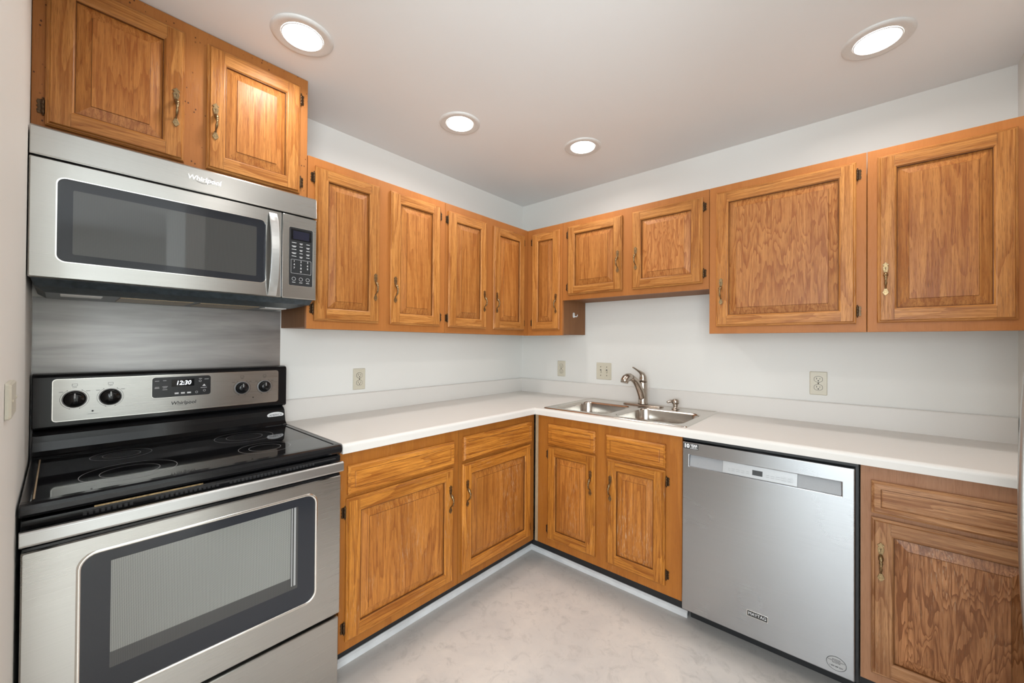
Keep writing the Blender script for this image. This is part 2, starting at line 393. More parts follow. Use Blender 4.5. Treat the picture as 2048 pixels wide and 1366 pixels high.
# raised-panel door: frame mesh (stiles vertical grain, rails horizontal grain) + raised field
def ring4(mb, A, yA, B, yB, mats):
    # A, B = (x0,x1,z0,z1); quads between, mats = (side, topbottom)
    a = [(A[0], yA, A[2]), (A[1], yA, A[2]), (A[1], yA, A[3]), (A[0], yA, A[3])]
    b = [(B[0], yB, B[2]), (B[1], yB, B[2]), (B[1], yB, B[3]), (B[0], yB, B[3])]
    for i in range(4):
        j = (i+1) % 4; mb.add([a[i], a[j], b[j], b[i]], [(0, 1, 2, 3)], mats[1] if i in (0, 2) else mats[0])
def inset(R, d): return (R[0]+d, R[1]-d, R[2]+d, R[3]-d)
def door(parent, x0, x1, z0, z1, y, pal, handle_side=None, hinge_side=None, hz=None, name='door', w=.050, pm_=None):
    v, h, p = {'up': ('up_v', 'up_h', 'up_panel'), 'lo': ('lo_v', 'lo_h', 'lo_panel'), 'ro': ('ro_v', 'ro_h', 'ro_panel')}[pal]
    p = pm_ or p
    cx, cz = (x0+x1)/2, z0
    R = (x0-cx, x1-cx, 0, z1-z0)
    mb = MB()
    ring4(mb, inset(R, .001), 0, R, -.004, (0, 1))
    ring4(mb, R, -.004, R, -.010, (0, 1))
    ring4(mb, R, -.010, inset(R, .004), -.0135, (0, 1))
    ring4(mb, inset(R, .004), -.0135, inset(R, .0065), -.0135, (0, 1))
    ring4(mb, inset(R, .0065), -.0135, inset(R, .010), -.019, (0, 1))
    o_ = inset(R, .010); i_ = inset(R, w)
    yy = -.019; X0, X1, Z0, Z1 = o_; x_0, x_1, z_0, z_1 = i_
    mb.add([(X0, yy, Z0), (x_0, yy, Z0), (x_0, yy, z_0), (x_0, yy, z_1), (x_0, yy, Z1), (X0, yy, Z1)], [(0, 1, 2, 3, 4, 5)], 0)
    mb.add([(x_1, yy, Z0), (X1, yy, Z0), (X1, yy, Z1), (x_1, yy, Z1), (x_1, yy, z_1), (x_1, yy, z_0)], [(0, 1, 2, 3, 4, 5)], 0)
    mb.add([(x_0, yy, Z0), (x_1, yy, Z0), (x_1, yy, z_0), (x_0, yy, z_0)], [(0, 1, 2, 3)], 1)
    mb.add([(x_0, yy, z_1), (x_1, yy, z_1), (x_1, yy, Z1), (x_0, yy, Z1)], [(0, 1, 2, 3)], 1)
    # hairline joint between stile and rail
    for sx in (x_0, x_1):
        for a, b in ((Z0, z_0), (z_1, Z1)): mb.box(sx-.0003, sx+.0003, yy-.0001, yy+.001, a, b, 2)
    prof = [(0, -.019), (.003, -.0185), (.0055, -.0165), (.007, -.0140), (.0085, -.0138), (.0095, -.0075)]
    for k, ((d0, q0), (d1, q1)) in enumerate(zip(prof, prof[1:])): ring4(mb, inset(i_, d0), q0, inset(i_, d1), q1, (3, 3) if k > 2 else (0, 1))
    mb.add([(R[0]+.001, 0, .001), (R[1]-.001, 0, .001), (R[1]-.001, 0, R[3]-.001), (R[0]+.001, 0, R[3]-.001)], [(0, 1, 2, 3)], 0)
    d = mb.build(name, [v, h, 'brass_dark', 'groove'], parent, recalc=True); d.location = (cx, y, cz)
    pm = MB(); q = inset(i_, .0092)
    ring4(pm, q, -.001, q, -.0072, (0, 0)); ring4(pm, q, -.0072, inset(q, .032), -.0150, (0, 0)); ring4(pm, inset(q, .032), -.0150, inset(q, .0330), -.0168, (1, 1))
    f = inset(q, .0330); pm.add([(f[0], -.0168, f[2]), (f[1], -.0168, f[2]), (f[1], -.0168, f[3]), (f[0], -.0168, f[3])], [(0, 1, 2, 3)])
    pm.add([(q[0], -.001, q[2]), (q[1], -.001, q[2]), (q[1], -.001, q[3]), (q[0], -.001, q[3])], [(0, 1, 2, 3)])
    pm.build('raised_panel', [p, 'groove'], d)
    if handle_side:
        hx = (R[0]+.0245) if handle_side == 'L' else (R[1]-.0245)
        handle(d, hx, -.019, hz-z0)
    if hinge_side:
        s = -1 if hinge_side == 'L' else 1
        for hzz in (.052, R[3]-.052): hinge(d, (R[0] if s < 0 else R[1])+s*.004, 0, hzz, s)
    return d
def drawer(parent, x0, x1, z0, z1, y, pal):
    v, h = {'lo': ('lo_v', 'lo_h'), 'ro': ('ro_v', 'ro_h')}[pal]
    cx = (x0+x1)/2; R = (x0-cx, x1-cx, 0, z1-z0); mb = MB()
    ring4(mb, R, 0, R, -.010, (0, 0)); ring4(mb, R, -.010, inset(R, .004), -.0135, (0, 0)); ring4(mb, inset(R, .004), -.0135, inset(R, .008), -.0175, (0, 0))
    ring4(mb, inset(R, .008), -.0175, inset(R, .024), -.0185, (0, 0)); ring4(mb, inset(R, .024), -.0185, inset(R, .0255), -.0155, (0, 0)); ring4(mb, inset(R, .0255), -.0155, inset(R, .027), -.0155, (1, 1))
    f = inset(R, .030); ring4(mb, inset(R, .027), -.0155, f, -.0165, (0, 0))
    mb.add([(f[0], -.0165, f[2]), (f[1], -.0165, f[2]), (f[1], -.0165, f[3]), (f[0], -.0165, f[3])], [(0, 1, 2, 3)])
    mb.add([(R[0], 0, R[2]), (R[1], 0, R[2]), (R[1], 0, R[3]), (R[0], 0, R[3])], [(0, 1, 2, 3)])
    o = mb.build('drawer_front', [h, 'groove'], parent); o.location = (cx, y, z0); return o
def frame(parent, w, h, y, openings, mat, t=.018):
    # face frame: a plate with rectangular openings (x0,x1,z0,z1)
    xs = sorted({0.0006, w-.0006} | {a for o in openings for a in o[:2]}); zs = sorted({0, h} | {a for o in openings for a in o[2:]})
    mb = MB()
    for i in range(len(xs)-1):
        for j in range(len(zs)-1):
            mx, mz = (xs[i]+xs[i+1])/2, (zs[j]+zs[j+1])/2
            if any(o[0] < mx < o[1] and o[2] < mz < o[3] for o in openings): continue
            mb.add([(xs[i], y, zs[j]), (xs[i+1], y, zs[j]), (xs[i+1], y, zs[j+1]), (xs[i], y, zs[j+1])], [(0, 1, 2, 3)])
    bm = bmesh.new(); vs = [bm.verts.new(p) for p in mb.v]
    for f in mb.f: bm.faces.new([vs[i] for i in f])
    bmesh.ops.remove_doubles(bm, verts=bm.verts, dist=1e-5)
    r = bmesh.ops.extrude_face_region(bm, geom=list(bm.faces))
    bmesh.ops.translate(bm, verts=[e for e in r['geom'] if isinstance(e, bmesh.types.BMVert)], vec=(0, t, 0))
    bmesh.ops.recalc_face_normals(bm, faces=bm.faces)
    me = bpy.data.meshes.new('face_frame'); bm.to_mesh(me); bm.free(); me.materials.append(MAT[mat])
    o = bpy.data.objects.new('face_frame', me); COL.objects.link(o); o.parent = parent
    md = o.modifiers.new('bevel', 'BEVEL'); md.width = .0012; md.segments = 2; md.limit_method = 'ANGLE'
    return o
def carcass(parent, w, h, d, mat, top=True, z0=0.0, x0=0.0015, back=.004):
    mb = MB(); t = .014; y1 = -back; y0 = -d
    mb.box(x0, x0+t, y0, y1, z0, h); mb.box(w-.0015-t, w-.0015, y0, y1, z0, h)
    mb.box(x0+t, w-.0015-t, y0, y1, z0, z0+t)
    if top: mb.box(x0+t, w-.0015-t, y0, y1, h-t, h)
    mb.box(x0+t, w-.0015-t, y1-.006, y1, z0+t, h-t)
    return mb.build('carcass', mat, parent)

ZT, ZB, ZSH = 2.110, 1.357, 1.589
UF = .3005          # face-frame plane of wall cabinets
GU = 'oak wall cabinets with raised panel doors'; GB = 'oak base cabinets with raised panel doors'
def wall_cab(side, a0, a1, z0, z1, doors, label, fm='up_frame', side_mat='up_side', hz=1.5, a0c=0.0, trimx=None):
    w = a1-a0; h = z1-z0
    if side == 'L': t = thing('wall_cabinet', label, 'cabinet', (0, a0, z0), PI/2, GU)
    else: t = thing('wall_cabinet', label, 'cabinet', (a0, 0, z0), 0, GU)
    carcass(t, w, h, UF-.018, side_mat, z0=0.008)
    ops = [(d[0]-a0+.012, d[1]-a0-.012, d[2]-z0+.012, d[3]-z0-.012) for d in doors]
    frame(t, w, h, -UF, ops, fm)
    for d in doors: door(t, d[0]-a0, d[1]-a0, d[2]-z0, d[3]-z0, -UF-.0005, 'up', d[4], d[5], d[6]-z0, pm_=(d[7] if len(d) > 7 else None))
    return t
wall_cab('L', -2.5825, -1.8205, 1.9005, H-.002, [(-2.555, -2.238, 1.929, 2.386, 'R', 'L', 2.040), (-2.175, -1.8545, 1.929, 2.386, 'L', 'R', 2.038)],
         'short two-door oak wall cabinet above the microwave, reaching the ceiling', 'old_frame')
wall_cab('L', -1.8185, -1.0585, ZB, ZT, [(-1.790, -1.480, 1.393, 2.072, 'R', 'L', 1.502), (-1.4185, -1.1015, 1.393, 2.072, 'L', 'R', 1.502)],
         'tall two-door oak wall cabinet directly right of the microwave')
U2 = wall_cab('L', -1.0575, -.2850, ZB, ZT, [(-1.040, -.731, 1.392, 2.066, 'R', 'L', 1.498), (-.666, -.353, 1.392, 2.066, 'L', 'R', 1.498)],
         'two-door oak wall cabinet on the left wall, ending in the corner')
# single narrow cabinet right of the corner
R1 = wall_cab('R', .3010, .6005, ZB, ZT, [(.3475, .5835, 1.394, 2.070, 'R', 'L', 1.504)], 'narrow one-door oak wall cabinet just right of the room corner')
wall_cab('R', .6015, 1.5115, ZSH, ZT, [(.647, 1.0315, 1.621, 2.072, 'R', 'L', 1.729), (1.095, 1.482, 1.621, 2.073, 'L', 'R', 1.731, 'up_wavy')],
         'short two-door oak wall cabinet above the sink')
wall_cab('R', 1.5125, 2.1215, ZB, ZT, [(1.547, 2.088, 1.393, 2.074, 'L', 'R', 1.502, 'up_wavy')], 'wide one-door oak wall cabinet right of the short cabinet over the sink')
wall_cab('R', 2.1225, 2.565, ZB, ZT, [(2.1535, 2.518, 1.395, 2.074, 'L', None, 1.503)], 'one-door oak wall cabinet at the far right edge, no hinges in view')

TK = .111; CT = .8757; BF = .610
def base_cab(side, a0, a1, doors, drawers, label, pal='lo', fm='lo_frame', hz=.484, open_top=False, toe0=0.0, toe1=0.0):
    w = a1-a0
    if side == 'L': t = thing('base_cabinet', label, 'cabinet', (0, a0, 0), PI/2, GB)
    else: t = thing('base_cabinet', label, 'cabinet', (a0, 0, 0), 0, GB)
    carcass(t, w, CT, BF-.018, fm, top=not open_top, z0=TK+.004)
    ops = [(d[0]-a0+.012, d[1]-a0-.012, d[2]-TK+.012, d[3]-TK-.012) for d in doors+drawers]
    f = frame(t, w, CT-TK, -BF, ops, fm); f.location = (0, 0, TK)
    MB().box(.0002-toe0, w-.0002+toe1, -.530, -.515, 0.0, TK+.003).build('toe_kick', 'black_matte', t)
    for d in doors: door(t, d[0]-a0, d[1]-a0, d[2], d[3], -BF-.0005, pal, d[4], d[5], hz)
    for d in drawers: drawer(t, d[0]-a0, d[1]-a0, d[2], d[3], -BF-.0005, pal)
    return t
b1 = base_cab('L', -1.8125, -1.2165, [(-1.788, -1.256, .150, .696, 'R', 'L')], [(-1.783, -1.250, .710, .823)], 'wide oak base cabinet beside the range, scuffed raised panel door')
b2 = base_cab('L', -1.2155, -.6115, [(-1.196, -.659, .153, .698, 'L', 'R')], [(-1.190, -.648, .713, .833)], 'oak base cabinet left of the inner corner, its hinges beside the corner', toe1=.082)
b3 = base_cab('R', .6415, 1.482, [(.7215, 1.034, .158, .700, 'R', 'L'), (1.1015, 1.407, .156, .701, 'L', 'R')], [(.7205, 1.0325, .711, .829), (1.0965, 1.407, .711, .824)],
     'two-door oak base cabinet below the sink, worn right door', open_top=True, toe0=.11)
MB().box(-.0205, -.0005, -BF-.001, -BF+.018, TK, CT).build('corner_filler', 'filler', b3, .001)
b5 = base_cab('R', 2.1015, 2.565, [(2.131, 2.535, .150, .696, 'L', None)], [(2.131, 2.535, .711, .824)], 'brown oak base cabinet right of the dishwasher, wavy grain door', 'ro', 'ro_frame', hz=.481)

# white vinyl strip at the foot of the toe kicks
def strip(n, a):
    mb = MB(); mb.box(*a); return struct(mb.build(n, 'white_trim', None, .004))
tr = MB()
tr.loops([[(x, y, z) for x, y, z in l] for l in (
    [(.5305, -1.81, 0), (.5425, -1.81, 0), (.5425, -1.81, .022), (.5345, -1.81, .030), (.5305, -1.81, .030)],
    [(.5305, -.5305, 0), (.5425, -.5425, 0), (.5425, -.5425, .022), (.5345, -.5345, .030), (.5305, -.5305, .030)],
    [(1.484, -.5305, 0), (1.484, -.5425, 0), (1.484, -.5425, .022), (1.484, -.5345, .030), (1.484, -.5305, .030)])], 0, True, True, True)
struct(tr.build('trim_1', 'white_trim'))
struct(MB().box(2.1035, 2.563, -.5425, -.5305, 0, .030).build('trim_2', 'white_trim', None, .003))

# ------------------------------------------------------------------ worktop
SX0, SX1, SY0, SY1 = .682, 1.484, -.592, -.046      # sink cut-out
def worktop():
    xs = [.0, .634, SX0, SX1, 2.571]; ys = [-1.8115, -.634, SY0, SY1, 0]
    ys[4] = -.0
    bm = bmesh.new(); grid = {}
    def vt(x, y):
        k = (round(x, 4), round(y, 4))
        if k not in grid: grid[k] = bm.verts.new((x, y, CT+.0003))
        return grid[k]
    x0 = .001; xs[0] = x0; ys[4] = -.001
    for i in range(4):
        for j in range(4):
            if j == 0 and i > 0: continue
            if i == 2 and j == 2: continue
            bm.faces.new([vt(xs[i], ys[j]), vt(xs[i+1], ys[j]), vt(xs[i+1], ys[j+1]), vt(xs[i], ys[j+1])])
    r = bmesh.ops.extrude_face_region(bm, geom=list(bm.faces))
    bmesh.ops.translate(bm, verts=[e for e in r['geom'] if isinstance(e, bmesh.types.BMVert)], vec=(0, 0, .0380))
    bmesh.ops.recalc_face_normals(bm, faces=bm.faces)
    bm.edges.ensure_lookup_table()
    ed = []
    for e in bm.edges:
        a, b = (v.co for v in e.verts)
        if a.z > CT+.02 and b.z > CT+.02:
            if (abs(a.x-.634) < 1e-4 and abs(b.x-.634) < 1e-4 and max(a.y, b.y) < -.63) or (abs(a.y+.634) < 1e-4 and abs(b.y+.634) < 1e-4 and min(a.x, b.x) > .63): ed.append(e)
    bmesh.ops.bevel(bm, geom=ed, offset=.014, segments=5, profile=.5, affect='EDGES')
    for f in bm.faces: f.smooth = False
    me = bpy.data.meshes.new('countertop'); bm.to_mesh(me); bm.free(); me.materials.append(MAT['counter'])
    o = bpy.data.objects.new('countertop', me); COL.objects.link(o); return o
wt = tag(worktop(), 'white laminate L-shaped countertop with rolled front edge and low backsplash', 'countertop')
TOP = CT+.0383
bs = MB()
bs.loops([[(.002, -1.8115, TOP), (.020, -1.8115, TOP), (.020, -1.8115, 1.014), (.017, -1.8115, 1.018), (.002, -1.8115, 1.018)],
          [(.002, -.002, TOP), (.020, -.020, TOP), (.020, -.020, 1.014), (.017, -.017, 1.018), (.002, -.002, 1.018)],
          [(2.571, -.002, TOP), (2.571, -.020, TOP), (2.571, -.020, 1.014), (2.571, -.017, 1.018), (2.571, -.002, 1.018)]], 0, True, True, True)
bs.build('backsplash', 'counter', wt)

# ------------------------------------------------------------------ sink
def sink():
    t = thing('sink', 'stainless steel double-bowl drop-in sink with flat rear deck', 'sink', (1.083, -.319, TOP))
    ox, oy = 1.083, -.319
    A = (.669-ox, 1.497-ox); B = (-.606-oy, -.033-oy)
    mb = MB(); z1 = .005
    cx = 1.079-ox
    outer = rr(A[0], A[1], B[0], B[1], .018)
    ins = lambda L, d: rr(L[0]+d, L[1]-d, L[2]+d, L[3]-d, max(.018-d, .004))
    bb = (A[0], A[1], B[0], B[1])
    lp = [[(x, y, .0003) for x, y in ins(bb, 0)], [(x, y, .004) for x, y in ins(bb, .002)], [(x, y, .0055) for x, y in ins(bb, .006)], [(x, y, .0055) for x, y in ins(bb, .012)], [(x, y, .0035) for x, y in ins(bb, .016)]]
    mb.loops(lp, 0, True, smooth=True)
    zc = .0035
    def cell(x0, x1, y0, y1, bx0, bx1, by0, by1):
        o = rr(x0, x1, y0, y1, .0012 if True else .018); n = 6
        L = [[(x, y, zc) for x, y in o]]
        for d, z, r in ((0, zc, .055), (.004, zc-.003, .053), (.007, zc-.010, .052), (.010, -.10, .052), (.014, -.150, .050), (.026, -.168, .044), (.050, -.174, .03)):
            L.append([(x, y, z) for x, y in rr(bx0+d, bx1-d, by0+d, by1-d, r)])
        cxx, cyy = (bx0+bx1)/2, (by0+by1)/2
        mb.loops(L[:2], 0, True, smooth=False)
        mb.loops(L[1:], 0, True, smooth=True)
        ll = []
        for rd in (.040,):
            ll.append([(cxx+rd*math.cos(a), cyy+rd*math.sin(a), -.176) for a in [math.atan2(y-cyy, x-cxx) for x, y, z in L[-1]]])
        mb.loops([L[-1], ll[0]], 0, True, False, True)
        mb.lathe([(.041, -.1755), (.040, -.1735), (.033, -.1745), (.028, -.179), (.001, -.180)], (cxx, cyy, 0), 'z', 24, 1)
    e = .016
    x0, x1, y0, y1 = A[0]+e, A[1]-e, B[0]+e, B[1]-e
    cell(x0, cx, y0, y1, .714-ox, 1.060-ox, -.560-oy, -.190-oy)
    cell(cx, x1, y0, y1, 1.098-ox, 1.456-ox, -.560-oy, -.190-oy)
    mb.build('basin', ['sink', 'chrome'], t, recalc=False)
    return t
sk = sink()
def faucet():
    t = thing('faucet', 'brushed nickel single-lever kitchen faucet standing behind the sink bowls', 'faucet', (1.077, -.105, TOP+.0036))
    mb = MB(); pl = []
    for d, z in ((0, 0), (0, .004), (.004, .008), (.012, .010)):
        pl.append([(x, y, z) for x, y in rr(-.128+d, .128-d, -.029+d, .029-d, .0285-d)])
    mb.loops(pl, 0, True, True, True, True); mb.build('deck_plate', 'nickel', t)
    mb = MB().lathe([(.031, .010), (.031, .015), (.0285, .019), (.0275, .05), (.0265, .100), (.0265, .142), (.0255, .147)], n=32)
    mb.build('body', 'nickel', t)
    # pull-out spout rising forward out of the lower body and hooking over the bowls
    P = [(0, -.002, .022), (-.002, -.012, .060), (-.006, -.028, .096), (-.012, -.048, .130), (-.019, -.070, .156), (-.026, -.094, .173), (-.032, -.116, .179)]
    mb = MB().tube(P, [.020, .0225, .0225, .021, .0195, .0185, .0185], 20)
    sp = mb.build('spout', 'nickel', t)
    P = [(-.028, -.104, .180), (-.033, -.120, .183), (-.038, -.138, .181), (-.042, -.155, .173), (-.044, -.165, .162), (-.045, -.169, .150)]
    mb = MB().tube(P, [.0180, .0230, .0250, .0250, .0240, .0225], 20); mb.build('spray_head', 'nickel', t)
    # conical lever cap that leans back, with the lever pointing forward and up
    P = [(0, 0, .148), (0, .001, .165), (-.001, .0, .182), (-.003, -.006, .197), (-.008, -.020, .208), (-.014, -.040, .218), (-.020, -.060, .228), (-.026, -.080, .238), (-.028, -.087, .2405)]
    mb = MB().tube(P, [(.0265, .0265), (.0245, .0245), (.0205, .0205), (.016, .014), (.012, .009), (.009, .006), (.0075, .0045), (.0070, .0042), (.004, .003)], 18)
    mb.build('lever', 'nickel', t)
    return t
faucet()
def soap():
    t = thing('soap_dispenser', 'small nickel soap dispenser pump on the sink deck right of the faucet', 'soap dispenser', (1.281, -.118, TOP+.0036))
    MB().lathe([(.022, 0), (.022, .003), (.018, .007), (.013, .009), (.012, .018), (.014, .022), (.014, .034)], n=24).build('collar', 'nickel', t)
    MB().lathe([(.0185, .032), (.0205, .040), (.0200, .052), (.014, .060), (.002, .062)], n=24).build('pump_head', 'nickel', t)
    MB().tube([(-.008, -.006, .047), (-.022, -.016, .047), (-.034, -.024, .043), (-.039, -.028, .038)], [.0095, .009, .008, .0065], 12).build('nozzle', 'nickel', t)
soap()

# ------------------------------------------------------------------ wall plates
def outlet(loc, rz, label):
    t = thing('wall_outlet', label, 'outlet', loc, rz, 'ivory duplex outlets')
    w, h = .0355, .0585
    L = [[(x, y, z) for x, z in rr(-w+d, w-d, -h+d, h-d, .004)] for d, y in ((0, -.0005), (0, -.003), (.003, -.006))]
    MB().loops(L, 0, True, True, True).build('cover_plate', 'ivory', t)
    for s in (-1, 1):
        c = s*.0205; pts = [(.0165*math.cos(a), c+.0145*math.sin(a)) for a in [2*PI*k/28 for k in range(28)]]
        pts = [(max(-.0160, min(.0160, x*1.05)), z) for x, z in pts]
        mb = MB(); mb.prism_y([(x*1.10, c+(z-c)*1.10) for x, z in pts], -.0062, -.005, 1); mb.prism_y(pts, -.0075, -.0055)
        mb.box(-.0075, -.0052, -.0078, -.0070, c-.001, c+.0075, 1); mb.box(.0052, .0072, -.0078, -.0070, c-.001, c+.006, 1)
        mb.lathe([(.003, -.0078), (.003, -.0070)], (0, 0, c-.0075), 'y', 12, 1)
        mb.build('receptacle', ['ivory', 'black_mark'], t)
    MB().lathe([(.0001, -.0078), (.003, -.0075), (.0032, -.006)], (0, 0, 0), 'y', 12).build('screw', 'hinge', t)
    return t
outlet((0.0, -1.4175, 1.0955), PI/2, 'ivory duplex wall outlet above the counter on the left wall')
outlet((.3935, 0, 1.112), 0, 'ivory duplex wall outlet between the corner and the double switch')
outlet((1.943, 0, 1.110), 0, 'ivory duplex wall outlet above the counter over the dishwasher')
sw = thing('light_switch', 'ivory double toggle switch plate left of the faucet', 'light switch', (.7505, 0, 1.110))
L_ = [[(x, y, z) for x, z in rr(-.0575+d, .0575-d, -.0585+d, .0585-d, .004)] for d, y in ((0, -.0005), (0, -.003), (.003, -.006))]
MB().loops(L_, 0, True, True, True).build('cover_plate', 'ivory', sw)
for sx in (-.023, .023):
    mb = MB(); mb.box(sx-.0050, sx+.0050, -.0066, -.005, -.012, .012, 1); mb.loops([[(sx-.004, -.006, -.010), (sx+.004, -.006, -.010), (sx+.004, -.006, .006), (sx-.004, -.006, .006)], [(sx-.003, -.016, -.013), (sx+.003, -.016, -.013), (sx+.003, -.016, -.007), (sx-.003, -.016, -.007)]], 0, True, False, True)
    mb.build('toggle', ['ivory', 'black_mark'], sw, .0004)
    for sz in (-.030, .030): MB().lathe([(.0001, -.0078), (.0028, -.0074), (.003, -.006)], (sx, 0, sz), 'y', 12).build('screw', 'hinge', sw)
# horizontal plate on the wall beside the range, faces +y
t = thing('blank_plate', 'beige cover plate on the white wall at the left picture edge', 'wall plate', (.925, YS, 1.1895), PI)
L_ = [[(x, y, z) for x, z in rr(-.0585+d, .0585-d, -.032+d, .032-d, .004)] for d, y in ((0, -.0005), (0, -.005), (.003, -.008))]
MB().loops(L_, 0, True, True, True).build('cover_plate', 'ivory2', t)
for sx in (-.042, .042): MB().lathe([(.0001, -.0098), (.0028, -.0094), (.003, -.008)], (sx, 0, 0), 'y', 12).build('screw', 'ivory', t)

# small white hook on the side of the narrow wall cabinet
hk = thing('adhesive_hook', 'small white hook on the brown side of the narrow corner wall cabinet', 'hook', (.6005, -.160, 1.500))
MB().loops([[(0.0002, y, z) for y, z in rr(-.013, .011, -.019, .017, .010)], [(.003, y, z) for y, z in rr(-.013, .011, -.019, .017, .010)]], 0, True, True, True).build('back_plate', 'white_plastic', hk, .001)
MB().tube([(.003, 0, -.004), (.010, .003, -.011), (.018, .009, -.011), (.021, .013, -.004), (.021, .014, .004)], [.004, .004, .004, .0036, .003], 10).build('prong', 'white_plastic', hk)

# ------------------------------------------------------------------ ceiling lights
def downlight(x, y, label):
    t = thing('recessed_light', label, 'ceiling light', (x, y, H), 0, 'recessed ceiling lights')
    mb = MB().lathe([(.104, -.0002), (.104, -.003), (.100, -.007), (.092, -.0085), (.072, -.0050), (.0705, -.0045), (.0705, -.0020)], n=56, cap=False)
    mb.build('trim_ring', 'light_trim', t)
    MB().lathe([(.0700, -.0060), (.0685, -.0085), (.0665, -.0080), (.0665, -.004)], n=56, cap=False).build('lens_ring', 'white_plastic', t)
    MB().lathe([(.0001, -.0080), (.050, -.0080), (.0663, -.0070), (.0663, -.003)], n=56).build('lens', 'lens', t)
    l = bpy.data.lights.new('lamp', 'AREA'); l.shape = 'DISK'; l.size = .125; l.energy = LAMP_W; l.spread = math.radians(165); l.color = LAMP_C
    lo = bpy.data.objects.new('lamp', l); COL.objects.link(lo); lo.parent = t; lo.location = (0, 0, -.012)
downlight(.548, -1.938, 'recessed ceiling light nearest the tall cabinets over the microwave')
downlight(.550, -1.172, 'middle recessed ceiling light of the left row, between two others')
downlight(.903, -.551, 'recessed ceiling light closest to the room corner, smallest in view')
downlight(2.148, -.536, 'recessed ceiling light at upper right, above the dishwasher side')

downlight(2.05, -1.80, 'added unseen recessed ceiling light over the open floor, nearest to the camera')  # extra light out of view, added to brighten the stub wall

# ------------------------------------------------------------------ stainless sheet behind the range
ws = MB().box(.0005, .0022, -2.5815, -1.8200, .93, 1.446)
tag(ws.build('wall_panel', 'steel_wall'), 'dull stainless steel sheet on the wall between range and microwave', 'backsplash panel')

